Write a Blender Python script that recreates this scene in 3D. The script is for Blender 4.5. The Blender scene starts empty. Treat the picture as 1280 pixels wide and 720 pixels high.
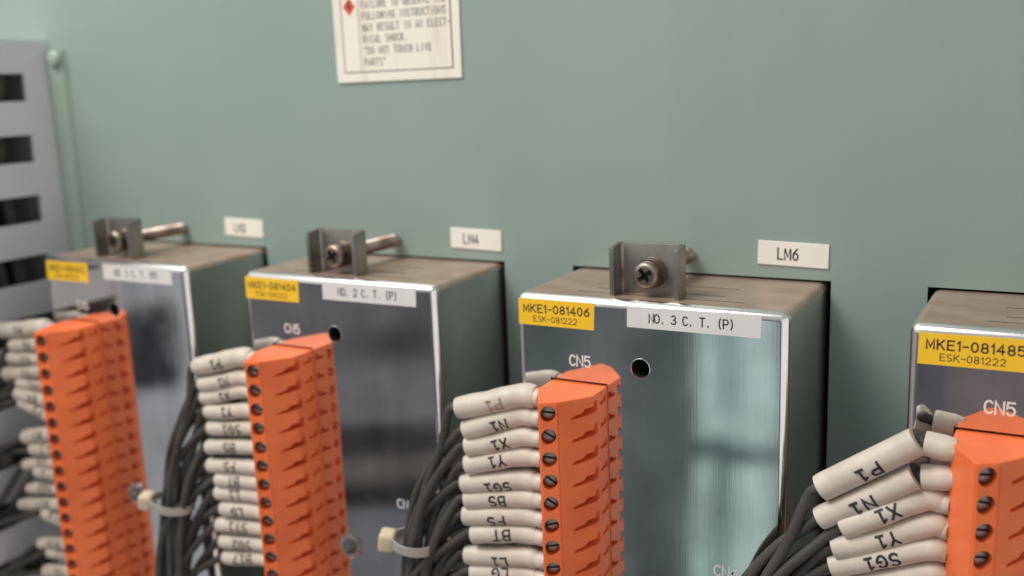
import bpy, bmesh, math, random
from mathutils import Vector, Matrix
random.seed(7)
SC = bpy.context.scene
COL = SC.collection
MM = 0.001
PITCH = 84.0            # spacing of the modules along the panel, in mm
BW, BD = 61.9, 31.6     # module cover: width, how far it stands out of the panel

# ------------------------------------------------------------------ materials
def new_mat(name):
    m = bpy.data.materials.new(name); m.use_nodes = True
    nt = m.node_tree
    return m, nt, nt.nodes['Principled BSDF']

def N(nt, kind, **kw):
    n = nt.nodes.new(kind)
    for k, v in kw.items():
        if hasattr(n, k) and not k[0].isupper(): setattr(n, k, v)
        else: n.inputs[k].default_value = v
    return n

def noise_mix(nt, scale, c1, c2, lo=.35, hi=.65, stretch=(1, 1, 1), detail=5, coord='Object'):
    tc = nt.nodes.new('ShaderNodeTexCoord'); mp = nt.nodes.new('ShaderNodeMapping')
    mp.inputs['Scale'].default_value = stretch
    nt.links.new(tc.outputs[coord], mp.inputs[0])
    no = N(nt, 'ShaderNodeTexNoise', Scale=scale, Detail=detail, Roughness=.6)
    nt.links.new(mp.outputs[0], no.inputs['Vector'])
    r = nt.nodes.new('ShaderNodeValToRGB')
    r.color_ramp.elements[0].position = lo; r.color_ramp.elements[1].position = hi
    r.color_ramp.elements[0].color = (*c1, 1); r.color_ramp.elements[1].color = (*c2, 1)
    nt.links.new(no.outputs['Fac'], r.inputs[0])
    return r, no, mp

def bump(nt, bs, src, strength, dist):
    b = N(nt, 'ShaderNodeBump', Strength=strength, Distance=dist)
    nt.links.new(src, b.inputs['Height']); nt.links.new(b.outputs[0], bs.inputs['Normal'])
    return b

def simple(name, c1, c2, rough, scale=300, metal=0, bumpd=0, stretch=(1, 1, 1), spec=.5, lo=.35, hi=.65):
    m, nt, bs = new_mat(name)
    r, no, mp = noise_mix(nt, scale, c1, c2, lo, hi, stretch)
    nt.links.new(r.outputs[0], bs.inputs['Base Color'])
    bs.inputs['Roughness'].default_value = rough; bs.inputs['Metallic'].default_value = metal
    bs.inputs['Specular IOR Level'].default_value = spec
    if bumpd: bump(nt, bs, no.outputs['Fac'], .5, bumpd)
    return m

def panel_paint():
    m, nt, bs = new_mat('green_panel_paint')
    r, no, mp = noise_mix(nt, 9, (.238, .312, .286), (.266, .338, .309), .25, .75, (1, 1, .6), 6)
    # faint vertical wipe marks and a few specks of dirt
    tc = nt.nodes.new('ShaderNodeTexCoord'); m2 = nt.nodes.new('ShaderNodeMapping'); m2.inputs['Scale'].default_value = (1, 1, .12)
    nt.links.new(tc.outputs['Object'], m2.inputs[0])
    st = N(nt, 'ShaderNodeTexNoise', Scale=70, Detail=5); nt.links.new(m2.outputs[0], st.inputs['Vector'])
    vo = N(nt, 'ShaderNodeTexVoronoi', Scale=38); nt.links.new(tc.outputs['Object'], vo.inputs['Vector'])
    sp = N(nt, 'ShaderNodeMapRange'); sp.inputs['From Min'].default_value = .012; sp.inputs['From Max'].default_value = .03
    sp.inputs['To Min'].default_value = .55; sp.inputs['To Max'].default_value = 0
    nt.links.new(vo.outputs['Distance'], sp.inputs['Value'])
    mx = nt.nodes.new('ShaderNodeMix'); mx.data_type = 'RGBA'
    nt.links.new(sp.outputs[0], mx.inputs['Factor']); nt.links.new(r.outputs[0], mx.inputs['A']); mx.inputs['B'].default_value = (.13, .15, .13, 1)
    nt.links.new(mx.outputs['Result'], bs.inputs['Base Color'])
    rr = N(nt, 'ShaderNodeMapRange'); rr.inputs['From Min'].default_value = .3; rr.inputs['From Max'].default_value = .7
    rr.inputs['To Min'].default_value = .34; rr.inputs['To Max'].default_value = .50
    nt.links.new(st.outputs['Fac'], rr.inputs['Value']); nt.links.new(rr.outputs[0], bs.inputs['Roughness'])
    fine = N(nt, 'ShaderNodeTexNoise', Scale=900, Detail=3)
    nt.links.new(mp.outputs[0], fine.inputs['Vector'])
    dent = N(nt, 'ShaderNodeTexNoise', Scale=7, Detail=2); nt.links.new(tc.outputs['Object'], dent.inputs['Vector'])
    b0 = N(nt, 'ShaderNodeBump', Strength=.35, Distance=.004); nt.links.new(dent.outputs['Fac'], b0.inputs['Height'])
    b1 = bump(nt, bs, fine.outputs['Fac'], .2, .0002)
    nt.links.new(b0.outputs[0], b1.inputs['Normal'])
    return m

def plated_face():
    """bright zinc plated sheet: nearly a mirror, faint vertical grain, slightly wavy"""
    m, nt, bs = new_mat('bright_plated_sheet')
    bs.inputs['Metallic'].default_value = 1
    r, no, mp = noise_mix(nt, 40, (.74, .75, .755), (.84, .845, .845), .3, .7, (6, 6, .35))
    nt.links.new(r.outputs[0], bs.inputs['Base Color'])
    tc = nt.nodes.new('ShaderNodeTexCoord')
    wav = N(nt, 'ShaderNodeTexNoise', Scale=26, Detail=1)
    nt.links.new(tc.outputs['Object'], wav.inputs['Vector'])
    b1 = N(nt, 'ShaderNodeBump', Strength=.3, Distance=.0005)
    nt.links.new(wav.outputs['Fac'], b1.inputs['Height'])
    mp2 = nt.nodes.new('ShaderNodeMapping'); mp2.inputs['Scale'].default_value = (1, 1, .03)
    nt.links.new(tc.outputs['Object'], mp2.inputs[0])
    grain = N(nt, 'ShaderNodeTexNoise', Scale=1800, Detail=3)
    nt.links.new(mp2.outputs[0], grain.inputs['Vector'])
    b2 = N(nt, 'ShaderNodeBump', Strength=.06, Distance=.00003)
    nt.links.new(grain.outputs['Fac'], b2.inputs['Height'])
    nt.links.new(b1.outputs[0], b2.inputs['Normal'])
    nt.links.new(b2.outputs[0], bs.inputs['Normal'])
    sm = N(nt, 'ShaderNodeTexNoise', Scale=90, Detail=4)
    nt.links.new(tc.outputs['Object'], sm.inputs['Vector'])
    mr = N(nt, 'ShaderNodeMapRange'); mr.inputs['From Min'].default_value = .3; mr.inputs['From Max'].default_value = .7
    mr.inputs['To Min'].default_value = .035; mr.inputs['To Max'].default_value = .085
    nt.links.new(sm.outputs['Fac'], mr.inputs['Value']); nt.links.new(mr.outputs[0], bs.inputs['Roughness'])
    return m

M = {}
M['panel'] = panel_paint()
M['face'] = plated_face()
M['edge'] = simple('bright_rolled_edge', (.80, .79, .78), (.88, .87, .86), .2, 120, 1)
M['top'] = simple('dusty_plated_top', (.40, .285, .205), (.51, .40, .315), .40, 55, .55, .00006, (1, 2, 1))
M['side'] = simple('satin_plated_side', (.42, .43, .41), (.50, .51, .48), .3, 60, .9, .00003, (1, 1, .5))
M['black'] = simple('dark_opening', (.008, .008, .008), (.014, .013, .012), .8)  # black colour stands for the unlit depth of gaps and holes
M['bracket'] = simple('dull_steel', (.24, .225, .21), (.33, .31, .29), .38, 160, .9, .00004, (1, 1, .3))
M['screw'] = simple('nickel_screw', (.17, .13, .10), (.38, .32, .27), .42, 250, 1, .00003)
M['recess'] = simple('dark_recess', (.02, .017, .015), (.06, .05, .045), .6, 400)  # near-black colour on the cut recesses and slots
M['orange'] = simple('orange_plastic', (.74, .142, .042), (.89, .19, .058), .42, 55, 0, .00003, spec=.3)
M['tscrew'] = simple('grey_terminal_screw', (.16, .15, .14), (.30, .28, .27), .4, 400, .9)
M['sleeve'] = simple('cream_marker_tube', (.49, .435, .365), (.665, .60, .515), .5, 75, 0, .00004)
M['collar'] = simple('pale_wire_collar', (.46, .41, .36), (.58, .53, .47), .45, 140)
M['ink'] = simple('black_print', (.012, .012, .012), (.03, .028, .027), .6, 500)
M['wornink'] = simple('worn_brown_print', (.22, .12, .06), (.45, .32, .22), .6, 500)
M['wire'] = simple('dark_grey_insulation', (.040, .038, .036), (.062, .058, .054), .62, 120, 0, .00003, spec=.35)
M['ductwire'] = simple('brown_grey_insulation', (.10, .09, .08), (.20, .18, .16), .6, 60)
M['yellow'] = simple('yellow_sticker_film', (.86, .52, .022), (.89, .55, .032), .4, 50)
M['white'] = simple('white_sticker_film', (.66, .64, .63), (.71, .69, .68), .42, 60)
M['tag'] = simple('cream_tag', (.74, .71, .64), (.79, .76, .69), .45, 60)
M['plate'] = simple('aged_cream_plate', (.66, .57, .46), (.79, .745, .655), .45, 60, 0, 0, (2, 1, .3), lo=.28, hi=.48)
M['stain'] = simple('brown_stain', (.58, .45, .33), (.70, .60, .49), .5, 60)
M['red'] = simple('red_print', (.55, .06, .04), (.62, .10, .07), .5, 300)
M['darkred'] = simple('dark_red_print', (.16, .03, .02), (.2, .04, .03), .5, 300)
M['etch'] = simple('silver_white_marking', (.80, .80, .80), (.88, .88, .87), .4, 400, .2)
M['tie'] = simple('aged_nylon', (.50, .41, .28), (.60, .51, .37), .4, 200)
M['strap'] = simple('grey_nylon_strap', (.30, .29, .265), (.36, .34, .31), .4, 200)
M['duct'] = simple('grey_duct_plastic', (.59, .575, .61), (.64, .625, .66), .45, 60)
M['rail'] = simple('green_rail_paint', (.265, .35, .305), (.29, .375, .325), .4, 30)
m, nt, bs = new_mat('clear_nylon')
bs.inputs['Base Color'].default_value = (.95, .95, .95, 1); bs.inputs['Roughness'].default_value = .12
bs.inputs['Transmission Weight'].default_value = .93; bs.inputs['IOR'].default_value = 1.45
M['clear'] = m

# ------------------------------------------------------------------ helpers
def link(name, me, parent=None, loc=None):
    o = bpy.data.objects.new(name, me); COL.objects.link(o)
    if parent: o.parent = parent
    if loc: o.location = Vector(loc) * MM
    return o

def obj(name, bm, mats, parent=None, smooth=None, loc=None):
    """bmesh in mm -> one mesh object in metres"""
    bmesh.ops.scale(bm, vec=(MM, MM, MM), verts=bm.verts)
    me = bpy.data.meshes.new(name); bm.to_mesh(me); bm.free()
    for mt in (mats if isinstance(mats, (list, tuple)) else [mats]): me.materials.append(mt)
    if smooth is not None:
        for p in me.polygons: p.use_smooth = True
        if smooth > 0: me.set_sharp_from_angle(angle=math.radians(smooth))
    return link(name, me, parent, loc)

def tag(o, label, cat, group=None, kind=None):
    o['label'] = label; o['category'] = cat
    if group: o['group'] = group
    if kind: o['kind'] = kind
    return o

def empty(name, loc):
    o = bpy.data.objects.new(name, None); COL.objects.link(o)
    o.empty_display_size = .005; o.location = Vector(loc) * MM
    return o

def box(bm, x0, x1, y0, y1, z0, z1, mat=0):
    vs = [bm.verts.new((x, y, z)) for x in (x0, x1) for y in (y0, y1) for z in (z0, z1)]
    fs = []
    for q in ((0, 1, 3, 2), (4, 6, 7, 5), (0, 4, 5, 1), (2, 3, 7, 6), (0, 2, 6, 4), (1, 5, 7, 3)):
        f = bm.faces.new([vs[i] for i in q]); f.material_index = mat; fs.append(f)
    return vs, fs

def bevel_all(bm, w, seg=2, edges=None):
    bmesh.ops.bevel(bm, geom=list(edges or bm.edges), offset=w, segments=seg, profile=.5, affect='EDGES', clamp_overlap=True)

def prism(bm, pts, axis, a0, a1, mat=0):
    """polygon pts (2D) extruded along axis 'x','y' or 'z'"""
    def P(p, a):
        return {'z': (p[0], p[1], a), 'y': (p[0], a, p[1]), 'x': (a, p[0], p[1])}[axis]
    A = [bm.verts.new(P(p, a0)) for p in pts]; B = [bm.verts.new(P(p, a1)) for p in pts]
    fs = [bm.faces.new(A), bm.faces.new(B[::-1])]
    n = len(pts)
    for i in range(n):
        fs.append(bm.faces.new((A[i], B[i], B[(i + 1) % n], A[(i + 1) % n])))
    for f in fs: f.material_index = mat
    return fs

def lathe_y(bm, prof, cx, cz, seg=32, mat=0):
    """profile of (y, r) turned about the y axis through (cx, cz)"""
    rings = []
    for y, r in prof:
        rings.append([bm.verts.new((cx + r * math.cos(2 * math.pi * i / seg), y, cz + r * math.sin(2 * math.pi * i / seg))) for i in range(seg)])
    for a, b in zip(rings, rings[1:]):
        for i in range(seg):
            f = bm.faces.new((a[i], a[(i + 1) % seg], b[(i + 1) % seg], b[i])); f.material_index = mat
    f = bm.faces.new(rings[0][::-1]); f.material_index = mat
    f = bm.faces.new(rings[-1]); f.material_index = mat

def lathe_ring(bm, prof, cx, cz, seg=32):
    lathe_y(bm, prof, cx, cz, seg)
    bm.faces.ensure_lookup_table()
    bmesh.ops.delete(bm, geom=[f for f in bm.faces if len(f.verts) > 4], context='FACES_ONLY')

def catmull(pts, n=8):
    P = [Vector(p) for p in pts]
    P = [P[0] * 2 - P[1]] + P + [P[-1] * 2 - P[-2]]
    out = []
    for i in range(1, len(P) - 2):
        for k in range(n):
            t = k / n
            a, b, c, d = P[i - 1], P[i], P[i + 1], P[i + 2]
            out.append(.5 * ((2 * b) + (c - a) * t + (2 * a - 5 * b + 4 * c - d) * t * t + (3 * b - a - 3 * c + d) * t ** 3))
    out.append(P[-2])
    return out

def frames(path):
    fr = []
    for i, p in enumerate(path):
        t = (path[min(i + 1, len(path) - 1)] - path[max(i - 1, 0)]).normalized()
        if i == 0:
            up = Vector((0, -1, 0)) if abs(t.z) > .85 else Vector((0, 0, 1))
        n = (up - t * up.dot(t)).normalized(); up = n
        fr.append((p, t, n, t.cross(n)))
    return fr

def tube(bm, path, radii, seg=12, flat=1.0, caps=True, mat=0):
    rings = []
    for (p, t, n, b), r in zip(frames(path), radii):
        rings.append([bm.verts.new(p + n * (r * math.cos(2 * math.pi * i / seg)) + b * (r * flat * math.sin(2 * math.pi * i / seg))) for i in range(seg)])
    for a, c in zip(rings, rings[1:]):
        for i in range(seg):
            f = bm.faces.new((a[i], a[(i + 1) % seg], c[(i + 1) % seg], c[i])); f.material_index = mat
    if caps:
        bm.faces.new(rings[0][::-1]).material_index = mat; bm.faces.new(rings[-1]).material_index = mat
    return rings

def carve(o, cutter):
    """cut one mesh out of another and keep the result as plain mesh data"""
    md = o.modifiers.new('cut', 'BOOLEAN'); md.operation = 'DIFFERENCE'; md.solver = 'EXACT'; md.object = cutter
    bpy.context.view_layer.update()
    dg = bpy.context.evaluated_depsgraph_get()
    me = bpy.data.meshes.new_from_object(o.evaluated_get(dg))
    o.modifiers.clear(); old = o.data; o.data = me
    bpy.data.meshes.remove(old)
    cm = cutter.data; bpy.data.objects.remove(cutter); bpy.data.meshes.remove(cm)

def flat_faces(me, area):
    """keep the large plane faces truly flat beside their rounded edges"""
    for p in me.polygons:
        p.use_smooth = p.area < area

# lettering: label-printer style characters drawn as pen strokes on a 4 x 6 grid ---
def _arc(cx, cy, rx, ry, a0, a1, n=9):
    return [(cx + rx * math.cos(math.radians(a0 + (a1 - a0) * i / n)), cy + ry * math.sin(math.radians(a0 + (a1 - a0) * i / n))) for i in range(n + 1)]
STROKES = {
'A': [[(0, 0), (2, 6), (4, 0)], [(.75, 2), (3.25, 2)]],
'B': [[(0, 0), (0, 6), (2.3, 6)] + _arc(2.3, 4.55, 1.45, 1.45, 90, -90) + [(0, 3.1)], [(2.3, 3.1)] + _arc(2.4, 1.55, 1.6, 1.55, 90, -90) + [(0, 0)]],
'C': [_arc(2.1, 3, 2.1, 3, 45, 315, 14)],
'D': [[(0, 0), (0, 6), (1.6, 6)] + _arc(1.6, 3, 2.4, 3, 90, -90, 12) + [(0, 0)]],
'E': [[(3.7, 6), (0, 6), (0, 0), (3.8, 0)], [(0, 3.1), (3.2, 3.1)]],
'F': [[(3.7, 6), (0, 6), (0, 0)], [(0, 3.1), (3.1, 3.1)]],
'G': [_arc(2.1, 3, 2.1, 3, 45, 350, 14) + [(4.1, 2.7), (2.4, 2.7)]],
'H': [[(0, 0), (0, 6)], [(4, 0), (4, 6)], [(0, 3.1), (4, 3.1)]],
'I': [[(2, 0), (2, 6)]],
'K': [[(0, 0), (0, 6)], [(3.8, 6), (0, 2.3)], [(1.3, 3.6), (4, 0)]],
'L': [[(0, 6), (0, 0), (3.5, 0)]],
'M': [[(0, 0), (0, 6), (2.2, 1.2), (4.4, 6), (4.4, 0)]],
'N': [[(0, 0), (0, 6), (4, 0), (4, 6)]],
'O': [_arc(2.15, 3, 2.15, 3, 90, 450, 18)],
'P': [[(0, 0), (0, 6), (2.3, 6)] + _arc(2.3, 4.35, 1.65, 1.65, 90, -90) + [(0, 2.7)]],
'R': [[(0, 0), (0, 6), (2.3, 6)] + _arc(2.3, 4.4, 1.6, 1.6, 90, -90) + [(0, 2.8)], [(2, 2.8), (4, 0)]],
'S': [_arc(2, 4.5, 1.75, 1.5, 40, 270, 9) + _arc(2, 1.5, 1.85, 1.5, 90, -140, 9)],
'T': [[(0, 6), (4, 6)], [(2, 6), (2, 0)]],
'U': [[(0, 6), (0, 2)] + _arc(2, 2, 2, 2, 180, 360) + [(4, 6)]],
'V': [[(0, 6), (2, 0), (4, 6)]],
'W': [[(0, 6), (1.1, 0), (2.3, 5), (3.5, 0), (4.6, 6)]],
'X': [[(0, 0), (4, 6)], [(0, 6), (4, 0)]],
'Y': [[(0, 6), (2, 3), (4, 6)], [(2, 3), (2, 0)]],
'0': [_arc(1.9, 3, 1.9, 3, 90, 450, 18)],
'1': [[(.7, 4.7), (2, 6), (2, 0)], [(.6, 0), (3.4, 0)]],
'|': [[(.8, 4.7), (2, 6), (2, 0)]],
'2': [_arc(1.9, 4.2, 1.8, 1.8, 165, -35, 10) + [(0, 0), (3.9, 0)]],
'3': [_arc(1.9, 4.55, 1.65, 1.45, 150, -80, 9) + _arc(1.9, 1.55, 1.9, 1.55, 85, -150, 9)],
'4': [[(2.9, 0), (2.9, 6), (0, 1.8), (4, 1.8)]],
'5': [[(3.6, 6), (.5, 6), (.25, 3.2)] + _arc(1.9, 1.95, 1.95, 1.95, 130, -145, 11)],
'6': [[(3.3, 6), (1.2, 4.3)] + _arc(1.95, 1.85, 1.9, 1.85, 155, 515, 16)],
'7': [[(0, 6), (3.9, 6), (1.4, 0)]],
'8': [_arc(1.95, 4.5, 1.6, 1.5, -90, 270, 14), _arc(1.95, 1.5, 1.9, 1.5, 90, 450, 14)],
'.': [[(.3, 0), (.3, .55)]], ',': [[(.5, .4), (.1, -.8)]], '-': [[(.3, 2.8), (3, 2.8)]],
'"': [[(.5, 6), (.5, 4.6)], [(1.6, 6), (1.6, 4.6)]],
'(': [_arc(2.6, 3, 2.2, 4, 125, 235, 8)], ')': [_arc(-.8, 3, 2.2, 4, 55, -55, 8)],
}
def stroke_char(bm, ch, x, k, xs, pen, lift):
    """pen ribbons of one character with its left at x; returns nothing"""
    lo = min(p[0] for s in STROKES[ch] for p in s)
    for si, line in enumerate(STROKES[ch]):
        P = [Vector((x + (p[0] - lo) * k * xs, p[1] * k)) for p in line]
        P = [p for i, p in enumerate(P) if i == 0 or (p - P[i - 1]).length > 1e-4]
        closed = (P[0] - P[-1]).length < 1e-3
        if not closed:
            P[0] = P[0] + (P[0] - P[1]).normalized() * pen * .5; P[-1] = P[-1] + (P[-1] - P[-2]).normalized() * pen * .5
        L, R = [], []
        for i, p in enumerate(P):
            a = (p - P[i - 1]).normalized() if i else ((P[-1] - P[-2]).normalized() if closed else (P[1] - p).normalized())
            b = (P[i + 1] - p).normalized() if i < len(P) - 1 else ((P[1] - P[0]).normalized() if closed else a)
            na, nb = Vector((-a.y, a.x)), Vector((-b.y, b.x)); m_ = na + nb
            if m_.length < .35: m_ = nb * 1.0; off = nb * pen * .5
            else:
                m_.normalize(); off = m_ * (pen * .5 / max(.45, m_.dot(nb)))
            z = lift * si
            L.append(bm.verts.new((p.x + off.x, p.y + off.y, z))); R.append(bm.verts.new((p.x - off.x, p.y - off.y, z)))
        for i in range(len(P) - 1):
            bm.faces.new((R[i], R[i + 1], L[i + 1], L[i]))

def text_bm(s, height, adv=None, xs=1.0, pen=.13, cuts=0):
    """line of lettering in the xy plane, in mm, centred; adv = fixed advance, else by glyph width; pen = stroke / height"""
    bm = bmesh.new(); k = height / 6; x = 0; gap = height * .24 * xs + pen * height * .6
    for ch in s:
        if ch == ' ':
            x += adv or height * .5 * xs; continue
        xsx = [p[0] for q in STROKES[ch] for p in q]; w = (max(xsx) - min(xsx)) * k * xs
        stroke_char(bm, ch, x + ((adv - w) / 2 if adv else 0), k, xs, pen * height, .004)
        x += adv or (w + gap)
    if not adv: x -= gap
    for v in bm.verts: v.co.x -= x / 2; v.co.y -= height / 2
    for i in range(cuts):
        h = -height * .6 + height * 1.2 * (i + .5) / cuts
        bmesh.ops.bisect_plane(bm, geom=bm.verts[:] + bm.edges[:] + bm.faces[:], plane_co=(0, h, 0), plane_no=(0, 1, 0))
    return bm, x

def wall_text(name, s, height, x, y, z, mat, parent, adv=None, xs=1.0, pen=.13, slant=0, left=False):
    """lettering lying on a surface that faces -y"""
    bm, w = text_bm(s, height, adv, xs, pen)
    for v in bm.verts:
        px = v.co.x + (w / 2 if left else 0); pz = v.co.y; lift = v.co.z
        v.co = (x + px, y - lift, z + pz + px * slant)
    return obj(name, bm, mat, parent)

def merge_bm(dst, src):
    me = bpy.data.meshes.new('tmp'); src.to_mesh(me); src.free()
    dst.from_mesh(me); bpy.data.meshes.remove(me)

def sheet(bm, corners, y0, th=.12, mat=0):
    """thin sticker: four (x, z) corners, front at y0 - th"""
    return prism(bm, corners, 'y', y0, y0 - th, mat)

# ------------------------------------------------------------------ the green panel with its four cut-outs
bm = bmesh.new(); box(bm, -210, 470, 0, 40, -260, 330)
panel = obj('back_wall', bm, [M['panel'], M['black']])
bm = bmesh.new()
for n in range(4):
    box(bm, n * PITCH - .95, n * PITCH + BW + 1.1, -5, 25, -131, .55, 1)
cut = obj('cutter', bm, [M['panel'], M['black']])
carve(panel, cut)
panel['kind'] = 'structure'; panel['label'] = 'grey green painted metal panel behind the plated modules'

# stickers on the panel
for n, s in enumerate(('LM2', 'LM4', 'LM6')):
    bm = bmesh.new()
    dz = (.1, 0, .05)[n]
    sheet(bm, [(46.5, 3.6 + dz), (62.4, 3.2 + dz), (62.5, 8.7 + dz), (46.6, 9.1 + dz)], 0, .35)
    bevel_all(bm, .08, 1)
    t = obj('name_tag', bm, M['tag'], loc=(n * PITCH, 0, 0))
    tag(t, ('small cream tag reading LM2 on the green panel above the leftmost module',
            'small cream tag reading LM4 on the green panel, the middle tag',
            'small cream tag reading LM6 on the green panel right of the sharpest bracket')[n], 'tag', 'cream tags on the green panel')
    wall_text('lettering', s, 2.5, 53.4 - (.4, .4, 0)[n], -.37, 6.15 + dz, M['ink'], t, adv=1.72, xs=.68, pen=.15, slant=-.025)

# warning plate
bm = bmesh.new()
sheet(bm, [(11.8, 48.4), (52.8, 48.4), (53.4, 104), (11.7, 104)], 0, .5); bevel_all(bm, .15, 1)
plate = obj('warning_sign', bm, M['plate'], loc=(PITCH, 0, 0))
tag(plate, 'cream warning plate with red diamond and black capitals, high on the green panel', 'sign')
bm = bmesh.new()
L = .28
box(bm, 14.9, 50.2, -.52, -.4, 51.0, 51.0 + L); box(bm, 14.6, 14.6 + L, -.52, -.4, 51.0, 101)
box(bm, 50.1, 50.1 + L + .1, -.525, -.4, 51.0, 101); box(bm, 20.5, 20.5 + L * .6, -.515, -.4, 51.25, 101)
box(bm, 14.9, 50.2, -.527, -.4, 101, 101 + L)
obj('border_line', bm, M['wornink'] if False else M['ink'], plate)
bm = bmesh.new()
for i, s in enumerate(('FAILURE TO OBSERVE THE', 'FOLLOWING INSTRUCTIONS', 'MAY RESULT IN AN ELECT-', 'RICAL SHOCK.', '"DO NOT TOUCH LIVE', 'PARTS"')):
    b2, w = text_bm(s, 1.85, adv=1.25, xs=.62, pen=.12)
    for v in b2.verts: v.co = (21.6 + v.co.x + w / 2, -.53 - v.co.z, 68.9 - 3.03 * i + v.co.y)
    merge_bm(bm, b2)
obj('lettering', bm, M['ink'], plate)
bm = bmesh.new(); prism(bm, [(15.5, 68.6), (17.6, 66.2), (19.7, 68.6), (17.6, 71.0)], 'y', -.4, -.53)
dia = obj('red_diamond', bm, M['red'], plate)
bm = bmesh.new(); prism(bm, [(17.1, 69.9), (18.1, 69.9), (17.75, 68.9), (18.3, 68.8), (17.3, 67.3), (17.5, 68.3), (16.95, 68.4)], 'y', -.5, -.545)
obj('bolt_mark', bm, M['darkred'], dia)

# ------------------------------------------------------------------ modules
def make_housing():
    bm = bmesh.new()
    vs, fs = box(bm, 0, BW, -BD, 8, -130, 0)
    for e in list(bm.edges):
        pass
    front = [e for e in bm.edges if all(abs(v.co.y + BD) < 1e-4 for v in e.verts)]
    others = [e for e in bm.edges if abs(e.verts[0].co.y - e.verts[1].co.y) > 1]
    bmesh.ops.bevel(bm, geom=front + others, offset=1.8, segments=6, profile=.5, affect='EDGES')
    bm.normal_update()
    for f in bm.faces:
        n = f.normal
        c = f.calc_center_median()
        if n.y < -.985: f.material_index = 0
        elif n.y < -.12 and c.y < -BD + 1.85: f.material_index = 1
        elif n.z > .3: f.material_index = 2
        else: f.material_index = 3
    mats = [M['face'], M['edge'], M['top'], M['side'], M['black']]
    h = obj('housing', bm, mats)
    bm = bmesh.new()
    # round holes, the opening round the plug and the tab slits in the top
    for zc in (-14.65, -73.0):
        lathe_y(bm, [(-BD - 3, 2.1), (-BD + 12, 2.1)], 30.2, zc, 40, 4)
    box(bm, 8.4, 22.45, -BD - 3, -BD + 3, -115, -19.0, 4)
    for y, x0, x1 in ((-12.5, 15, 46), (-20.6, 15.5, 45.5), (-25.2, 12.5, 51)):
        box(bm, x0, x1, y - .2, y + .2, -1.0, 3, 4)
    bmesh.ops.recalc_face_normals(bm, faces=bm.faces)
    carve(h, obj('cutter', bm, mats))
    me = h.data
    me.set_sharp_from_angle(angle=math.radians(24))
    flat_faces(me, 2e-4)
    # bright turned lips of the tab slits
    return h

def make_bracket():
    bm = bmesh.new()
    x0, x1, t = 21.7, 37.5, 1.0
    pts = [(x0, -27.8), (x0 + t, -27.8), (x0 + t, -23.6), (x0 + t + .5, -23.1), (x1 - t - .5, -23.1), (x1 - t, -23.6), (x1 - t, -27.8), (x1, -27.8),
           (x1, -23.0), (x1 - .9, -22.1), (x0 + .9, -22.1), (x0, -23.0)]
    prism(bm, pts, 'z', -.6, 11.3)
    bmesh.ops.recalc_face_normals(bm, faces=bm.faces)
    top = [e for e in bm.edges if all(v.co.z > 11 for v in e.verts)]
    bmesh.ops.bevel(bm, geom=top, offset=.18, segments=2, profile=.5, affect='EDGES')
    # the flanges are a little lower at their free end
    for v in bm.verts:
        if v.co.z > 10 and v.co.y < -26: v.co.z -= .55
    b = obj('clamp_bracket', bm, M['bracket'], None, 30)
    cx, cz = 29.9, 4.9
    bm = bmesh.new()
    prof = [(-27.9, .0), (-27.9, 1.9), (-27.75, 2.5), (-27.4, 2.85), (-26.9, 2.98), (-26.0, 2.98), (-25.9, 2.9), (-25.9, 1.95),
            (-25.3, 1.95), (-25.3, 3.2), (-24.6, 3.25), (-24.6, 2.6), (-24.5, 2.6), (-24.5, 3.4), (-23.2, 3.4), (-23.2, 1.9)]
    y = -22.0
    while y < -1.5:
        prof += [(y, 1.55), (y + .3, 1.85), (y + .42, 1.85)]; y += .7
    prof += [(-.7, 1.8), (-.2, 1.5), (-.2, .2)]
    prof[0] = (-27.9, .3)
    lathe_y(bm, prof, cx, cz, 32, 0)
    bmesh.ops.recalc_face_normals(bm, faces=bm.faces)
    s = obj('clamp_screw', bm, [M['screw'], M['recess']])
    bm = bmesh.new()
    a = math.radians(35); ca, sa = math.cos(a), math.sin(a)
    rings = []
    for y, l, h in ((-28.4, 2.1, .5), (-26.2, .9, .34)):
        pl = [(l, -h), (l, h), (h, h), (h, l), (-h, l), (-h, h), (-l, h), (-l, -h), (-h, -h), (-h, -l), (h, -l), (h, -h)]
        rings.append([bm.verts.new((cx + u * ca - v * sa, y, cz + u * sa + v * ca)) for u, v in pl])
    bm.faces.new(rings[0]); bm.faces.new(rings[1][::-1])
    for i in range(12): bm.faces.new((rings[0][i], rings[1][i], rings[1][(i + 1) % 12], rings[0][(i + 1) % 12]))
    for f in bm.faces: f.material_index = 1
    bmesh.ops.recalc_face_normals(bm, faces=bm.faces)
    carve(s, obj('cutter', bm, [M['screw'], M['recess']]))
    for p in s.data.polygons: p.use_smooth = True
    s.data.set_sharp_from_angle(angle=math.radians(35))
    s.parent = b
    return b, s

housing0 = make_housing()
bracket0, bscrew0 = make_bracket()

def dup(o, parent):
    c = o.copy(); COL.objects.link(c); c.parent = parent
    return c

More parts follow.
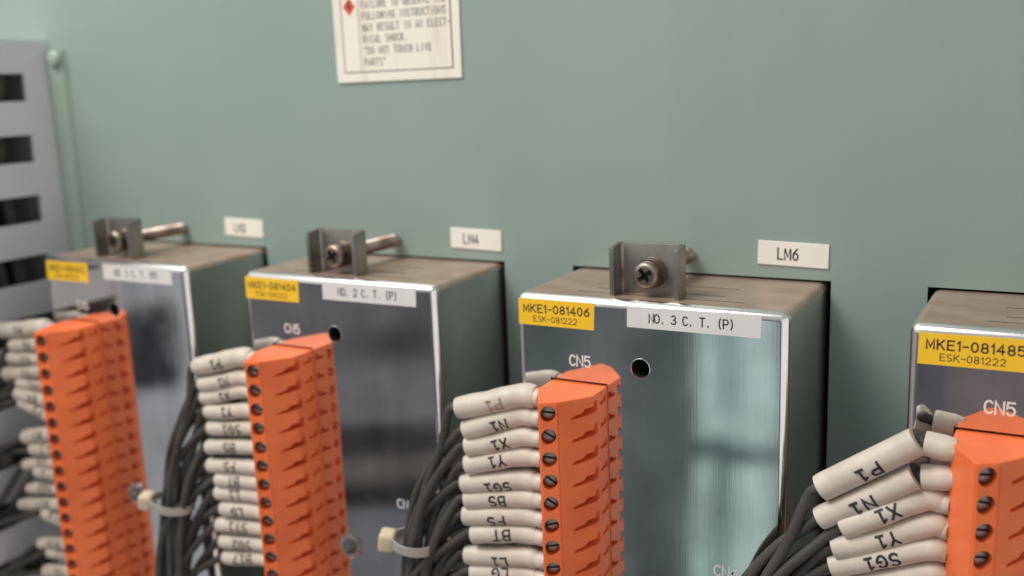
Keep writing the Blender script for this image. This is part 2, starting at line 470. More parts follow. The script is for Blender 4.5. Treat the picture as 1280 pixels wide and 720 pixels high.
YF = -BD - .02
mod_label = ('plated metal module behind the leftmost orange plug, yellow and white stickers blurred',
             'plated metal module with a white sticker reading NO. 2 C. T. (P)',
             'plated metal module with a white sticker reading NO. 3 C. T. (P)',
             'plated metal module at the right edge with a yellow sticker ending in 081485')
codes = ('MKE1-081402', 'MKE1-081404', 'MKE1-081406', 'MKE1-081485')
yel = ([(.9, -7.3), (20.0, -7.1), (20.4, -1.25), (1.2, -1.35)], [(-.1 + .7, -7.2), (19.0, -7.1), (19.3, -1.3), (.8, -1.2)],
       [(.75, -7.1), (19.4, -7.1), (19.7, -1.05), (.8, -1.1)], [(1.6, -7.5), (20.5, -7.35), (20.6, -1.3), (1.7, -1.5)])
for n in range(4):
    root = empty('plated_module', (n * PITCH, 0, 0))
    tag(root, mod_label[n], 'module', 'plated modules in the panel')
    if n == 0:
        housing0.parent = root; bracket0.parent = root; br, sw = bracket0, bscrew0
    else:
        dup(housing0, root); br = dup(bracket0, root); dup(bscrew0, br)
    br.location = Vector(((-1.7, -1.7, 0, 0)[n], (0, -.3, 0, 0)[n], (.3, 0, 0, 0)[n])) * MM
    bm = bmesh.new(); sheet(bm, yel[n], -BD + .01, .13)
    ys = obj('yellow_sticker', bm, M['yellow'], root)
    cx = sum(p[0] for p in yel[n]) / 4; cz = sum(p[1] for p in yel[n]) / 4
    wall_text('lettering', codes[n].replace('1', '|'), 1.7, cx + .1, -BD - .135, cz + .85, M['ink'], ys, xs=1.0, pen=.185, slant=.003)
    wall_text('lettering', 'ESK-08|222', 1.25, cx - .2, -BD - .135, cz - 1.5, M['ink'], ys, xs=1.0, pen=.14, slant=.003)
    if n < 3:
        bm = bmesh.new(); sheet(bm, [(27.3, -5.6), (56.2, -5.5), (56.4, -.75), (27.4, -1.0)], -BD + .01, .14)
        ws = obj('white_sticker', bm, M['white'], root)
        wall_text('lettering', 'NO. %d C. T. (P)' % (n + 1), 1.85, 41.6, -BD - .145, -3.25, M['ink'], ws, adv=1.24, xs=.82, pen=.16, slant=.006)
    wall_text('stamped_mark', 'CN5', 2.35, 15.8, YF, -14.45, M['etch'], root, adv=1.85, xs=.88, pen=.15)
    if n < 3:
        wall_text('stamped_mark', 'CN6', 2.35, 49.2, YF, -57.9, M['etch'], root, adv=1.95, xs=.88, pen=.15)
    if n < 2:
        bm = bmesh.new()
        lathe_y(bm, [(-BD + 6, 1.9), (-BD - .02, 1.9), (-BD - .02, 3.5), (-BD - .5, 3.5), (-BD - .8, 3.1), (-BD - .85, 1.9), (-BD - 1.5, 1.8), (-BD - 1.7, 1.5)], 30.3, -73.0, 32)
        bmesh.ops.recalc_face_normals(bm, faces=bm.faces)
        so = obj('clear_standoff', bm, M['clear'], root, 35)
        bm = bmesh.new(); lathe_y(bm, [(-BD - 1.6, 1.0), (-BD - 2.0, 1.0), (-BD - 2.2, .7), (-BD - 1.9, .3)], 30.3, -73.0, 20)
        bmesh.ops.recalc_face_normals(bm, faces=bm.faces)
        obj('standoff_pin', bm, M['tscrew'], so, 35)
    bm = bmesh.new(); lathe_ring(bm, [(-BD + .35, 2.1), (-BD - .05, 2.12), (-BD - .05, 2.2), (-BD + .01, 2.28)], 30.2, -14.65, 36)
    obj('hole_rim', bm, M['edge'], root, 60)

# ------------------------------------------------------------------ the orange plug
NP = 18; PP = 5.08; Z0 = -22.15; ZT = -19.55; ZB = ZT - NP * PP - .6
def make_plug():
    prof = [(8.75, 0), (22.3, 0), (22.3, 7.5), (17.55, 13.7), (17.0, 14.3), (13.9, 16.0), (13.3, 15.6), (9.0, 7.4), (8.75, 6.8)]
    bm = bmesh.new()
    prism(bm, [(x, -BD - d + (.0 if d else 1.5)) for x, d in prof], 'z', ZB, ZT)
    bmesh.ops.recalc_face_normals(bm, faces=bm.faces)
    ed = [e for e in bm.edges if all(abs(v.co.z - ZT) < 1e-4 for v in e.verts)]
    bmesh.ops.bevel(bm, geom=ed, offset=.22, segments=2, profile=.5, affect='EDGES')
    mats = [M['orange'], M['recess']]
    body = obj('plug_body', bm, mats)
    bm = bmesh.new()
    C = Vector((13.9, -BD - 16.0)); D = Vector((17.0, -BD - 14.3))
    mid = (C + D) / 2; tv = (D - C).normalized(); nv = Vector((tv.y, -tv.x))
    if nv.y > 0: nv = -nv
    a = Vector((17.55, -BD - 13.7)); b = Vector((22.3, -BD - .5)); sv = (b - a); sl = sv.length; sv.normalize()
    ns = Vector((-sv.y, sv.x))
    if ns.x < 0: ns = -ns
    ax = Vector((nv.x, nv.y, 0)); tx = Vector((tv.x, tv.y, 0)); up = Vector((0, 0, 1))
    # moulding grooves beside the row of screws
    for gx, gy in ((17.35, -BD - 14.15), (13.55, -BD - 15.9)):
        prism(bm, [(gx - .2, gy - .5), (gx + .2, gy - .5), (gx + .2, gy + .22), (gx - .2, gy + .22)], 'z', ZB - 1, ZT - .9)
    for k in range(NP):
        zc = Z0 - k * PP
        ctr = Vector((mid.x, mid.y, zc))
        # screw shaft
        A = []; B = []
        for i in range(24):
            w = 2 * math.pi * i / 24
            d = tx * (1.62 * math.cos(w)) + up * (1.85 * math.sin(w))
            A.append(bm.verts.new(ctr + d + ax * 1)); B.append(bm.verts.new(ctr + d - ax * 3.0))
        bm.faces.new(A[::-1]); bm.faces.new(B)
        for i in range(24): bm.faces.new((A[i], A[(i + 1) % 24], B[(i + 1) % 24], B[i]))
        # latch windows: level notches cut into the slanted shoulder and the side wall
        z = ZT - 4.5 - k * PP
        if k < NP - 1:
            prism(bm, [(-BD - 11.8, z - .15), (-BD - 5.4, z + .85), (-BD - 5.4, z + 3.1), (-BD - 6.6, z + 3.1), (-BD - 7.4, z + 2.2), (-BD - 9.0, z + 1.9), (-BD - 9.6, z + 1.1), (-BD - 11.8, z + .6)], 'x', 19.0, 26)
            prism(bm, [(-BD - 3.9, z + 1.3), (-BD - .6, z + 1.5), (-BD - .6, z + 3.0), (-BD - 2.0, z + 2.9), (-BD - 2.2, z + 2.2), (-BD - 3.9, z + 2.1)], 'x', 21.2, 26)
    bmesh.ops.recalc_face_normals(bm, faces=bm.faces)
    carve(body, obj('cutter', bm, mats))
    for p in body.data.polygons: p.use_smooth = True
    body.data.set_sharp_from_angle(angle=math.radians(28))
    flat_faces(body.data, 6e-6)
    # one terminal screw: slotted cheese head sitting in its shaft
    bm = bmesh.new()
    lathe_y(bm, [(0, .3), (0, 1.3), (.15, 1.58), (.4, 1.64), (1.5, 1.64)], 0, 0, 28)
    bmesh.ops.recalc_face_normals(bm, faces=bm.faces)
    s = obj('terminal_screw', bm, [M['tscrew'], M['recess']])
    bm = bmesh.new(); box(bm, -2, 2, -.5, .55, -.24, .24, 1); bmesh.ops.recalc_face_normals(bm, faces=bm.faces)
    carve(s, obj('cutter', bm, [M['tscrew'], M['recess']]))
    for p in s.data.polygons: p.use_smooth = True
    s.data.set_sharp_from_angle(angle=math.radians(35))
    face = math.atan2(nv.x, -nv.y)
    pos = [((mid - nv * 1.0).x, (mid - nv * 1.55).y, Z0 - k * PP) for k in range(NP)]
    return body, s, pos, face

body0, tscrew0, spos, sface = make_plug()
plug_label = ('leftmost orange terminal plug, blurred, on the module with unreadable stickers',
              'orange terminal plug on the module marked NO. 2 with a clear standoff beside it',
              'orange terminal plug on the module marked NO. 3, its round screws sharp',
              'orange terminal plug cut off by the right edge, nearest the camera')
vis = (18, 14, 11, 8)
rs = random.Random(3)
for n in range(4):
    root = empty('terminal_plug', (n * PITCH, 0, 0))
    tag(root, plug_label[n], 'terminal plug', 'orange terminal plugs')
    if n == 0: body0.parent = root
    else: dup(body0, root)
    for k in range(vis[n]):
        s = tscrew0 if (n == 0 and k == 0) else tscrew0.copy()
        if s is not tscrew0: COL.objects.link(s)
        s.parent = root; s.location = Vector(spos[k]) * MM
        s.rotation_mode = 'ZYX' if False else 'XYZ'
        s.rotation_euler = (Matrix.Rotation(sface, 3, 'Z') @ Matrix.Rotation(rs.uniform(-.25, .75), 3, 'Y')).to_euler()

# ------------------------------------------------------------------ control wires with their marker sleeves
CAM = Vector((277.797, -222.9, 46.477))
MARK = "P1 N1 X1 Y1 SG1 BS FS BT L1 LG ST1 SG2 B17 B16 B15 C1 C2".split()
SLEEVES = {
0: [((6.0, -37.0, -20.38), None, (-16.91, -37.5, -23.86)), ((6.0, -37.0, -26.52), None, (-12.33, -37.5, -28.15)), ((6.0, -37.0, -31.11), None, (-14.65, -37.5, -32.59)), ((6.0, -37.0, -34.77), None, (-17.92, -37.5, -38.26)), ((6.0, -37.0, -40.28), None, (-11.86, -37.5, -40.5)), ((6.0, -37.0, -44.57), None, (-13.07, -37.5, -44.12)), ((6.0, -37.0, -49.97), None, (-11.77, -37.5, -46.9)), ((6.0, -37.0, -55.64), None, (-12.67, -37.5, -58.91)), ((6.0, -37.0, -60.9), None, (-9.62, -37.5, -62.54)), ((6.0, -37.0, -65.06), None, (-14.86, -37.5, -68.85)), ((6.0, -37.0, -69.89), None, (-8.97, -37.5, -70.1)), ((6.0, -37.0, -74.18), None, (-14.55, -37.5, -76.86)), ((6.0, -37.0, -79.21), None, (-19.86, -37.5, -83.3)), ((6.0, -37.0, -85.32), None, (-7.86, -37.5, -84.03)), ((6.0, -37.0, -93.34), None, (-13.04, -37.5, -96.06)), ((6.0, -37.0, -97.79), None, (-8.81, -37.5, -98.31)), ((6.0, -37.0, -102.87), None, (-12.2, -37.5, -105.63))],
1: [((6.0, -37.0, -22.1), None, (-14.52, -37.5, -26.54)), ((6.0, -37.0, -27.79), None, (-13.36, -37.5, -31.35)), ((6.0, -37.0, -31.58), None, (-13.31, -37.5, -35.27)), ((6.0, -37.0, -36.97), None, (-12.11, -37.5, -39.02)), ((6.0, -37.0, -41.65), None, (-11.84, -37.5, -43.83)), ((6.0, -37.0, -47.15), None, (-13.28, -37.5, -49.67)), ((6.0, -37.0, -53.2), None, (-13.65, -37.5, -55.19)), ((6.0, -37.0, -57.25), None, (-10.84, -37.5, -58.9)), ((6.0, -37.0, -61.44), None, (-11.73, -37.5, -63.08)), ((6.0, -37.0, -66.15), None, (-10.05, -37.5, -67.41)), ((6.0, -37.0, -71.03), None, (-12.41, -37.5, -72.81)), ((6.0, -37.0, -75.71), None, (-11.76, -37.5, -77.73)), ((6.0, -37.0, -80.02), None, (-11.16, -37.5, -82.53))],
2: [((7.87, -37.0, -22.11), None, (-11.87, -39.5, -26.52)), ((7.16, -37.0, -26.89), None, (-10.2, -39.5, -31.66)), ((7.17, -37.0, -31.73), None, (-10.0, -39.5, -35.63)), ((6.98, -37.0, -36.41), None, (-10.26, -39.5, -40.2)), ((7.08, -37.0, -42.17), None, (-11.65, -39.5, -45.01)), ((7.1, -37.0, -46.44), None, (-10.99, -39.5, -48.91)), ((7.12, -37.0, -51.14), None, (-11.57, -39.5, -53.06)), ((6.94, -37.0, -55.6), None, (-9.58, -39.5, -57.29)), ((6.82, -37.0, -61.32), None, (-11.82, -39.5, -63.15)), ((6.65, -37.0, -65.79), None, (-10.49, -39.5, -67.31))],
3: [((9.37, -37.0, -20.15), (4.01, -38.0, -20.61), (-13.53, -40.5, -31.48)), ((9.27, -37.0, -26.69), (3.86, -38.0, -27.22), (-13.62, -40.5, -37.72)), ((8.43, -37.0, -31.81), (4.46, -38.0, -31.66), (-9.27, -40.5, -38.68)), ((8.65, -37.0, -36.81), (5.48, -38.0, -36.53), (-10.79, -40.5, -43.27)), ((8.44, -37.0, -41.31), (5.67, -38.0, -41.12), (-11.14, -40.5, -47.18)), ((8.51, -37.0, -46.12), (5.59, -38.0, -45.97), (-11.48, -40.5, -52.14))],
}
ORD = "first second third fourth fifth sixth seventh eighth ninth tenth eleventh twelfth thirteenth fourteenth fifteenth sixteenth seventeenth".split()
PLUGNAME = ('leftmost orange plug', 'second orange plug from the left', 'third orange plug from the left', 'rightmost orange plug')
# bundle centre line per plug as (z, x, y); the wires gather on it
BUNDLE = {0: ((-30, -24, -40), (-60, -33, -43), (-95, -40, -47), (-190, -46, -55)),
          1: ((-32, -18, -39.0), (-50, -24.5, -40), (-68, -27.0, -41), (-95, -28.5, -43), (-190, -29, -48)),
          2: ((-32, -17.5, -40), (-47, -23, -41), (-62, -25, -42), (-95, -27.5, -45), (-190, -29, -52)),
          3: ((-38, -20, -42), (-62, -28, -45), (-95, -33, -50), (-190, -36, -60))}
def bundle_at(n, z):
    P = BUNDLE[n]
    if z >= P[0][0]: return Vector((P[0][1], P[0][2], z))
    for (za, xa, ya), (zb, xb, yb) in zip(P, P[1:]):
        if z >= zb:
            f = (za - z) / (za - zb); return Vector((xa + (xb - xa) * f, ya + (yb - ya) * f, z))
    return Vector((P[-1][1], P[-1][2], z))

def arc_points(path):
    s = [0]
    for a, b in zip(path, path[1:]): s.append(s[-1] + (b - a).length)
    return s

def sample(path, s, q):
    q = max(0, min(q, s[-1] - 1e-5))
    for i in range(len(s) - 1):
        if s[i + 1] >= q:
            f = (q - s[i]) / max(1e-9, s[i + 1] - s[i]); return path[i].lerp(path[i + 1], f), (path[i + 1] - path[i]).normalized()
    return path[-1], (path[-1] - path[-2]).normalized()

rw = random.Random(11)
WIDE = {0: 1.3, 1: 1.6, 2: 1.25, 3: 1.4}
def make_wire(n, k, E, Bp, Lp):
    off = Vector((n * PITCH, 0, 0))
    E = Vector(E); Lp = Vector(Lp)
    if k == 0: E.z = min(E.z, -21.3)
    root = empty('control_wire', (n * PITCH + E.x, E.y, E.z)); base = off + E
    mk = MARK[k]
    worn = (n == 2 and k == 0)
    if n == 0: lab = 'pale sleeved wire, %s from top of the %s' % (ORD[k], PLUGNAME[n])
    elif worn: lab = 'wire in thick sleeve with worn brown marks, topmost at %s' % PLUGNAME[n]
    else: lab = 'wire in cream sleeve marked %s, %s down on %s' % (mk, ORD[k], PLUGNAME[n])
    tag(root, lab, 'wire', 'sleeved control wires')
    split = (n == 3 and k < 2)
    rv = 2.42 if n != 3 else 2.38
    if k == 0: rv = 2.7
    if n == 1 and k == 7 or n == 1 and k == 9: rv = 2.05
    if n == 1: rv = 2.6 if k == 0 else rw.choice((2.0, 2.15, 2.3))
    if n == 0: rv = rw.choice((2.0, 2.25, 2.5)) if k else 2.6
    dirv = (Lp - E).normalized()
    # path of the wire from inside the plug through the sleeve to the bundle
    if Bp: mid = Vector(Bp)
    else: mid = E + Vector((-4.2, -.1, -.25))
    def tag_path(p0, p1, *more):
        return catmull([p0, *more, p1], 10)
    # collar against the plug
    bm = bmesh.new()
    c0 = Vector((9.4, -37.9, E.z + .05)); c1 = E.lerp(mid, .25 if not split else .96)
    cr = 2.05 if not split else 2.35
    cpath = [c0.lerp(c1, i / 8) for i in range(9)]
    cre = [cr * .86, cr * .93, cr * .98, cr, cr, cr, cr, cr, cr * .96]
    cpath.append(c1 + (c1 - c0).normalized() * -.25); cre.append(cr * .8)
    tube(bm, [p - E for p in cpath], cre, 20, 1.0)
    bmesh.ops.recalc_face_normals(bm, faces=bm.faces)
    obj('wire_collar', bm, M['collar' if not split else 'sleeve'], root, 50)
    # marker sleeve
    if split:
        s0 = mid + Vector((-.9, -1.0, .5 if k == 0 else .2)); path = [s0.lerp(Lp, i / 20) for i in range(21)]
    else:
        kink = mid + Vector((rw.uniform(-.4, .4), rw.uniform(-.2, .2), rw.uniform(-.15, .35)))
        far = mid.lerp(Lp, .55) + Vector((0, rw.uniform(-.3, .3), rw.uniform(-.25, .25)))
        path = catmull([E.lerp(mid, .12), kink, far, Lp], 9)
    s = arc_points(path); LT = s[-1]
    rad = []
    for q in s:
        r = rv
        if not split:
            if q < 1.4: r = rv * (.92 + .08 * q / 1.4)
            r *= 1 + .025 * math.sin(q * .9 + k * 1.7)
        if LT - q < .5: r *= .95
        rad.append(r)
    # open end: turn inwards and back to leave a short dark mouth
    t_end = (path[-1] - path[-2]).normalized()
    pth = path + [path[-1] + t_end * .15, path[-1] - t_end * .02, path[-1] - t_end * 1.4]
    rad2 = rad + [rv * .84, rv * .66, rv * .6]
    flat = .92 if split else 1.0
    bm = bmesh.new()
    fr = frames(path); last = fr[-1]
    rings = []; seg = 24
    allf = fr + [(p, last[1], last[2], last[3]) for p in pth[len(path):]]
    for (p, t, nn, b), r in zip(allf, rad2):
        rings.append([bm.verts.new(p - E + nn * (r * math.cos(2 * math.pi * i / seg)) + b * (r * flat * math.sin(2 * math.pi * i / seg))) for i in range(seg)])
    for a, c in zip(rings, rings[1:]):
        for i in range(seg): bm.faces.new((a[i], a[(i + 1) % seg], c[(i + 1) % seg], c[i]))
    bm.faces.new(rings[0][::-1]); bm.faces.new(rings[-1])
    bmesh.ops.recalc_face_normals(bm, faces=bm.faces)
    sl = obj('marker_sleeve', bm, M['sleeve'], root, 40)
    # printing, upside down from here, wrapped on the tube
    h = 2.5 if n != 0 else 2.2
    b2, w = text_bm(mk, h, adv=2.35 if not split else 2.8, xs=.95 if not split else 1.05, pen=.205, cuts=9)
    centre = LT * (.50 if not split else .52) + rw.uniform(-.8, .8)
    a0 = {0: .15, 1: .25, 2: .32, 3: .38}[n] + rw.uniform(-.12, .25)
    if split: a0 = .55
    if n == 2 and k in (4, 6, 8): a0 = .78
    for v in b2.verts:
        u, vv, lift = v.co.x, v.co.y, v.co.z
        p, t = sample(path, s, centre + u)
        i = min(range(len(s)), key=lambda j: abs(s[j] - (centre + u))); r = rad[i]
        nn = (CAM - off - p); nn = (nn - t * nn.dot(t)).normalized(); dn = t.cross(nn)
        if dn.z > 0: dn = -dn
        ang = a0 + vv / r
        fl = 1.0
        v.co = p - E + (nn * math.cos(ang) + dn * math.sin(ang)) * (r * fl + .035 + lift)
    obj('lettering', b2, M['wornink'] if worn else M['ink'], sl)
    # wire itself
    z = Lp.z
    ph = k * 2.4
    spread = 4.2 * math.sqrt(((k * 7) % 13 + .5) / 13)
    o = Vector((math.cos(ph) * spread * WIDE[n], math.sin(ph) * spread * .75, 0))
    j1 = z - 10.5 - rw.uniform(0, 2); j2 = z - 24 - rw.uniform(0, 3)
    pts = [E.lerp(mid, .5), mid]
    if split: pts = [E.lerp(mid, .6), mid, mid + Vector((-1.6, 1.2, 1.0)), s0.lerp(Lp, .1)]
    pts += [Lp - t_end * 5, Lp, Lp + t_end * 2.6 + Vector((0, 0, -.5))]
    if n == 0:                                  # these wires turn straight into the slots of the duct
        zs = max((c for c in (-8.6 - 20.1 * i for i in range(6)) if c < z - 1.5), default=-109)
        dy = rw.uniform(-7, 5); dz = rw.uniform(-2.6, 2.6)
        pts += [Vector((-24.5, -39 + dy * .7, zs + dz + (z - zs) * .25)), Vector((-29.5, -40 + dy, zs + dz)), Vector((-36, -40 + dy, zs + dz - 3)), Vector((-40, -38 + dy, zs + dz - 12))]
    b1 = bundle_at(n, j1) + o * 1.0; b1 = Lp.lerp(b1, .80); b1.z = j1
    if n: pts += [b1, bundle_at(n, j2) + o]
    zz = j2 - 22
    while n and zz > -165:
        pts.append(bundle_at(n, zz) + o + Vector((rw.uniform(-.4, .4), rw.uniform(-.4, .4), 0))); zz -= 30
    wp = catmull(pts, 7)
    bm = bmesh.new()
    tube(bm, [p - E for p in wp], [1.08] * len(wp), 12)
    bmesh.ops.recalc_face_normals(bm, faces=bm.faces)
    obj('cable', bm, M['wire'], root, 60)

for n in SLEEVES:
    for k, (E, B, L_) in enumerate(SLEEVES[n]):
        make_wire(n, k, E, B, L_)

# plain wires that run inside the bundles, their ends hidden behind the sleeves
for n in (1, 2, 3):
    rf = random.Random(40 + n)
    for k in range(7):
        z = -36 - k * 4.6; off = Vector((n * PITCH, 0, 0))
        start = Vector((-3 - rf.uniform(0, 2), -34.2 - rf.uniform(0, .6), z))
        if n == 2: start.z -= 4
        o = Vector((rf.uniform(-4.2, 4.2) * WIDE[n], rf.uniform(.2, 3.0), 0))
        pts = [start, start + Vector((-6, -.6, -1.5)), start.lerp(bundle_at(n, z - 12) + o, .75), bundle_at(n, z - 26) + o]
        zz = z - 48
        while zz > -165:
            pts.append(bundle_at(n, zz) + o); zz -= 30
        wp = catmull(pts, 7); bm = bmesh.new()
        tube(bm, [p - start for p in wp], [1.08] * len(wp), 12)
        bmesh.ops.recalc_face_normals(bm, faces=bm.faces)
        tag(obj('bundled_wire', bm, M['wire'], None, 60, start + off), 'plain dark wire inside the bundle left of the ' + PLUGNAME[n], 'wire', 'plain wires in the bundle left of the ' + PLUGNAME[n])

# cable ties round two of the bundles
def cable_tie(n, z, head, rx, ry, lab):
    c = bundle_at(n, z) + Vector((n * PITCH, 0, 0))
    root = empty('cable_tie', tuple(c))
    tag(root, lab, 'cable tie', 'nylon cable ties')
    bm = bmesh.new()
    seg = 40
    A = []
    for zt in (-1.1, 1.1):
        for rr in (0, .45):
            A.append([bm.verts.new(((rx + rr) * math.cos(2 * math.pi * i / seg), (ry + rr) * math.sin(2 * math.pi * i / seg), zt - .12 * rx * math.cos(2 * math.pi * i / seg))) for i in range(seg)])
    lo_i, lo_o, hi_i, hi_o = A
    for i in range(seg):
        j = (i + 1) % seg
        bm.faces.new((lo_o[i], lo_o[j], hi_o[j], hi_o[i])); bm.faces.new((lo_i[j], lo_i[i], hi_i[i], hi_i[j]))
        bm.faces.new((hi_o[i], hi_o[j], hi_i[j], hi_i[i])); bm.faces.new((lo_i[i], lo_i[j], lo_o[j], lo_o[i]))
    obj('strap', bm, M['strap'], root, 40)
    bm = bmesh.new(); box(bm, -2.4, 2.4, -2.5, 1.6, -2.5, 2.5); bevel_all(bm, 1.0, 3)
    bm.verts.ensure_lookup_table()
    ang = math.radians(head)
    bmesh.ops.rotate(bm, cent=(0, 0, 0), matrix=Matrix.Rotation(ang + math.pi / 2, 3, 'Z'), verts=bm.verts)
    bmesh.ops.rotate(bm, cent=(0, 0, 0), matrix=Matrix.Rotation(.15, 3, 'Y'), verts=bm.verts)
    bmesh.ops.translate(bm, vec=((rx + 1.0) * math.cos(ang), (ry + 1.0) * math.sin(ang), .3), verts=bm.verts)
    obj('lock_head', bm, M['tie'], root, 40)
cable_tie(2, -61.5, 205, 5.4, 4.9, 'cream nylon tie with square head round the dark bundle left of sleeve FS')
cable_tie(1, -67.5, 205, 6.6, 4.9, 'grey nylon tie round the dark bundle beside the leftmost orange plug')

# ------------------------------------------------------------------ slotted duct and rail at the left
def make_duct():
    # right wall with slots closed towards the panel, seen from the right; floor, left wall and lid
    bm = bmesh.new()
    xr, t, yo, ztop, zb = -28.5, 1.6, -78, 67, -170
    box(bm, xr - t, xr, -9.7, -.02, zb, ztop)                    # solid strip beside the panel
    z = 56.2; prev = ztop
    k = 0
    while prev > zb:
        z0 = max(z, zb)
        box(bm, xr - t, xr, yo, -9.7, z0, prev)                # tooth above the slot
        prev = z - 9.0; z -= 20.1; k += 1
    box(bm, xr - 42, xr - t, -2, -.02, zb, ztop)                # floor
    box(bm, xr - 42, xr - 40.4, yo, -2, zb, ztop)              # far wall
    box(bm, xr - 42.5, xr + .5, yo - 2, yo, zb, ztop)          # lid
    box(bm, xr - 40.4, xr - t, yo, -2, ztop - 1.6, ztop)        # cap added to keep light out of the duct
    d = obj('cable_duct', bm, M['duct'])
    tag(d, 'grey slotted plastic cable duct standing at the left edge', 'cable duct')
    # rounded slot ends
    return d
duct = make_duct()
for i, (x, y, r) in enumerate(((-36, -16, 2.4), (-41, -24, 2.2), (-36, -31, 2.6), (-44, -12, 2.0), (-38, -41, 2.4), (-46, -34, 2.6), (-35, -52, 2.2), (-52, -22, 3), (-62, -15, 4), (-58, -40, 4), (-48, -55, 4), (-64, -60, 4), (-33, -24, 1.8))):  # many of these added to darken the inside of the duct
    rr = random.Random(i)
    pts = [(x + rr.uniform(-2, 2), y + rr.uniform(-3, 3), z) for z in (58, 30, 0, -30, -60, -100, -160)]
    bm = bmesh.new(); p = catmull(pts, 5); tube(bm, p, [r] * len(p), 12); bmesh.ops.recalc_face_normals(bm, faces=bm.faces)
    tag(obj('duct_cable', bm, M['ductwire'] if i % 3 else M['wire'], None, 60), 'cable running down inside the grey slotted duct', 'cable', 'cables inside the duct')

bm = bmesh.new()
prof = [(-28.3, -.01), (-28.3, -1.2), (-27.0, -1.7), (-23.5, -1.9), (-21.0, -1.6), (-19.6, -.9), (-19.2, -.01)]
prism(bm, prof, 'z', -170, 63.5)
bmesh.ops.recalc_face_normals(bm, faces=bm.faces)
for v in bm.verts:
    f = max(0, (63.5 - v.co.z) / 70)
    v.co.x -= min(f, 3) * (v.co.x + 28.3) * .25
rail = empty('edge_rail', (-24, 0, 63))
tag(rail, 'light green painted vertical rail beside the grey slotted duct', 'rail')
o = obj('rail_strip', bm, M['rail'], None, 40); o.parent = rail; o.location = -rail.location
bm = bmesh.new(); lathe_y(bm, [(0, 2.8), (-1.2, 2.8), (-1.9, 2.3), (-2.2, 1.2)], 0, 0, 24); bmesh.ops.recalc_face_normals(bm, faces=bm.faces)
obj('rail_bolt', bm, M['rail'], rail, 40, (1.5, -1.2, -2.5))

# ------------------------------------------------------------------ light: a dim room, one soft ceiling light
w = bpy.data.worlds.new('World'); SC.world = w; w.use_nodes = True
nt = w.node_tree; nt.nodes.clear()
out = nt.nodes.new('ShaderNodeOutputWorld'); bg = nt.nodes.new('ShaderNodeBackground')
nt.links.new(bg.outputs[0], out.inputs[0])
tc = nt.nodes.new('ShaderNodeTexCoord')
nz = N(nt, 'ShaderNodeTexNoise', Scale=6, Detail=3)
nt.links.new(tc.outputs['Generated'], nz.inputs['Vector'])
def vmath(op, a, b):
    v = nt.nodes.new('ShaderNodeVectorMath'); v.operation = op
    for i, q in enumerate((a, b)):
        if isinstance(q, tuple): v.inputs[i].default_value = q
        else: nt.links.new(q, v.inputs[i])
    return v.outputs[0]
wob = vmath('MULTIPLY', vmath('SUBTRACT', nz.outputs['Color'], (.5, .5, .5)), (.02, .02, .02))
dirv = vmath('ADD', tc.outputs['Generated'], wob)
sep = nt.nodes.new('ShaderNodeSeparateXYZ'); nt.links.new(dirv, sep.inputs[0])
def math1(op, a, b=0.0, clamp=False):
    v = nt.nodes.new('ShaderNodeMath'); v.operation = op; v.use_clamp = clamp
    for i, q in enumerate((a, b)):
        if isinstance(q, (int, float)): v.inputs[i].default_value = q
        else: nt.links.new(q, v.inputs[i])
    return v.outputs[0]
az = math1('MULTIPLY', math1('ARCTAN2', sep.outputs[0], math1('MULTIPLY', sep.outputs[1], -1)), 57.2958)
el = math1('MULTIPLY', math1('ARCSINE', sep.outputs[2]), 57.2958)
def step(x, at, soft):
    r = nt.nodes.new('ShaderNodeMapRange'); r.interpolation_type = 'SMOOTHSTEP'
    r.inputs['From Min'].default_value = at - soft; r.inputs['From Max'].default_value = at + soft
    nt.links.new(x, r.inputs['Value']); return r.outputs[0]
def window(a0, a1, sa, e0, e1, se):
    f = math1('MULTIPLY', step(az, a0, sa), math1('SUBTRACT', 1, step(az, a1, sa)))
    g = math1('MULTIPLY', step(el, e0, se), math1('SUBTRACT', 1, step(el, e1, se)))
    return math1('MULTIPLY', f, g)
col = None
def lay(fac, c, amount=1.0):
    global col
    mx = nt.nodes.new('ShaderNodeMix'); mx.data_type = 'RGBA'
    if amount != 1: fac = math1('MULTIPLY', fac, amount)
    nt.links.new(fac, mx.inputs['Factor'])
    if col is None: mx.inputs['A'].default_value = (.10, .105, .11, 1)
    else: nt.links.new(col, mx.inputs['A'])
    mx.inputs['B'].default_value = (*c, 1)
    col = mx.outputs['Result']
lay(step(el, 8, 12), (.42, .42, .40))                                  # ceiling and upper walls
lay(window(-150, -30, 12, 4, 60, 10), (.95, .93, .90))                 # bright glow added at left to lighten the panel's gloss
lay(window(-200, -47, 1.5, -60, 8, 6), (.30, .30, .315))               # grey patch painted in for the leftmost module to reflect
lay(window(-52.8, -49.0, .25, -15.4, -11.0, .3), (.035, .036, .042))   # dark rectangle painted inside that reflected patch
lay(window(-49.0, -47.9, .2, -60, 8, 2), (.40, .40, .41))
lay(window(-47, -30, 1, -15.0, -10, 1.2), (.125, .12, .125))          # dark tone painted in for the second module's reflection
lay(window(-47, -30, 1, -19.0, -15.6, .5), (.150, .145, .155))
lay(window(-40, -35, 1.8, -15.2, -13.6, .6), (.05, .047, .05))
lay(window(-47, -30, 1, -20.6, -18.8, .3), (.042, .036, .036))
lay(window(-47, -30, 1, -22.0, -20.8, .3), (.125, .108, .095))
lay(window(-47, -30, 1, -23.6, -22.0, .3), (.026, .023, .024))
lay(window(-47, -30, 1, -60, -23.6, .4), (.135, .138, .15))
lay(window(-30, -19, 1.2, -40, -10, 3), (.090, .108, .106))
lay(window(-26, -23, 1.0, -40, -10, 3), (.112, .128, .126))
lay(window(-19.6, -14.6, .5, -20.4, -12, .5), (.43, .56, .53))         # bright teal patch painted in for the third module's reflection
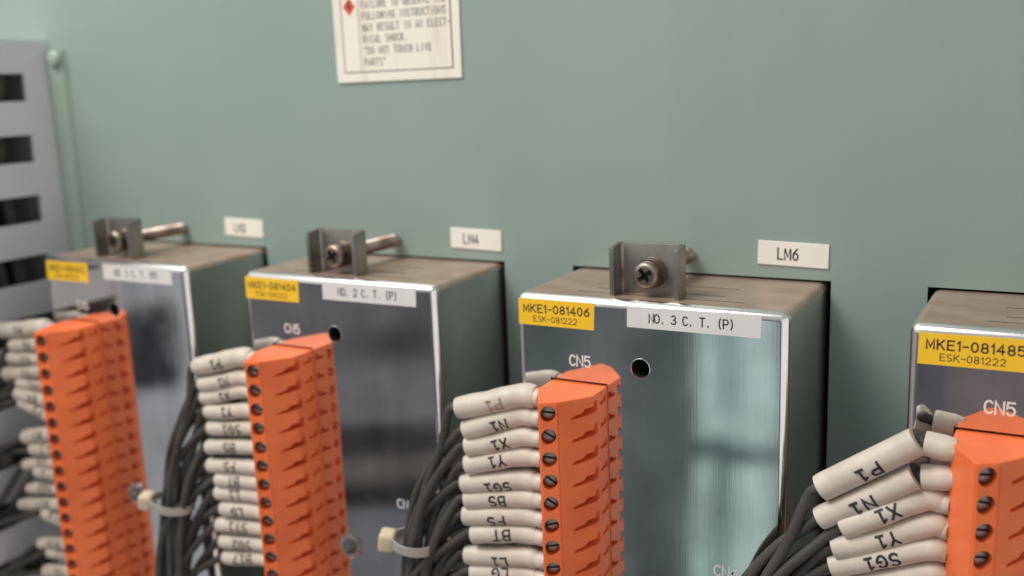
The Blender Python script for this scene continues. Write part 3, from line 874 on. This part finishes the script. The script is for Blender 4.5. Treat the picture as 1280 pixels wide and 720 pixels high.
lay(window(-18.4, -16.6, .5, -19.0, -13.6, .5), (.17, .25, .24), .8)
lay(window(-19.6, -14.6, .7, -40, -21.6, .5), (.44, .57, .53))
lay(window(-18.6, -17.4, .4, -40, -20.0, .7), (.11, .17, .16), .85)
lay(window(-19.6, -14.6, .4, -21.4, -20.5, .2), (.09, .14, .135))      # dark band painted across the reflected teal patch
lay(window(-9, -5.2, .6, -40, -10, 3), (.10, .095, .11))
lay(window(-5.2, 6, .6, -40, -10, 3), (.15, .125, .125))
lay(window(9, 120, 6, -35, 25, 8), (.88, .86, .82))                    # bright side of the room, right
# mottling multiplied into the world colours to break up the reflections
n2 = N(nt, 'ShaderNodeTexNoise', Scale=16, Detail=6, Roughness=.65); nt.links.new(tc.outputs['Generated'], n2.inputs['Vector'])
mo = N(nt, 'ShaderNodeMapRange'); mo.inputs['From Min'].default_value = .3; mo.inputs['From Max'].default_value = .7
mo.inputs['To Min'].default_value = .62; mo.inputs['To Max'].default_value = 1.35
nt.links.new(n2.outputs['Fac'], mo.inputs['Value'])
mm_ = nt.nodes.new('ShaderNodeVectorMath'); mm_.operation = 'SCALE'
nt.links.new(col, mm_.inputs[0]); nt.links.new(mo.outputs[0], mm_.inputs['Scale']); col = mm_.outputs[0]
nt.links.new(col, bg.inputs['Color']); bg.inputs['Strength'].default_value = 1.0

def area(name, loc, target, size, power, color):
    L = bpy.data.lights.new(name, 'AREA'); L.shape = 'RECTANGLE'; L.size = size[0]; L.size_y = size[1]; L.energy = power; L.color = color
    o = bpy.data.objects.new(name, L); COL.objects.link(o); o.location = Vector(loc) * MM
    o.rotation_euler = (Vector(target) - Vector(loc)).to_track_quat('-Z', 'Y').to_euler()
area('ceiling_light', (-110, -330, 530), (60, 0, 40), (.42, .30), 4.9, (1, .965, .92))

# ------------------------------------------------------------------ camera
cam = bpy.data.cameras.new('camera'); co = bpy.data.objects.new('camera', cam); COL.objects.link(co)
r = Vector((0.869129, 0.492949, -0.040211)); u = Vector((-0.065248, 0.194872, 0.978656)); b = Vector((0.490263, -0.847954, 0.201533))
mw = Matrix((r, u, b)).transposed().to_4x4(); mw.translation = CAM * MM
co.matrix_world = mw
cam.sensor_width = 36; cam.lens = 34.93; cam.clip_start = .01; cam.clip_end = 50
cam.dof.use_dof = True; cam.dof.focus_distance = .198; cam.dof.aperture_fstop = 12
SC.camera = co
SC.view_settings.view_transform = 'Standard'; SC.view_settings.look = 'None'
SC.view_settings.exposure = 0; SC.view_settings.gamma = 1
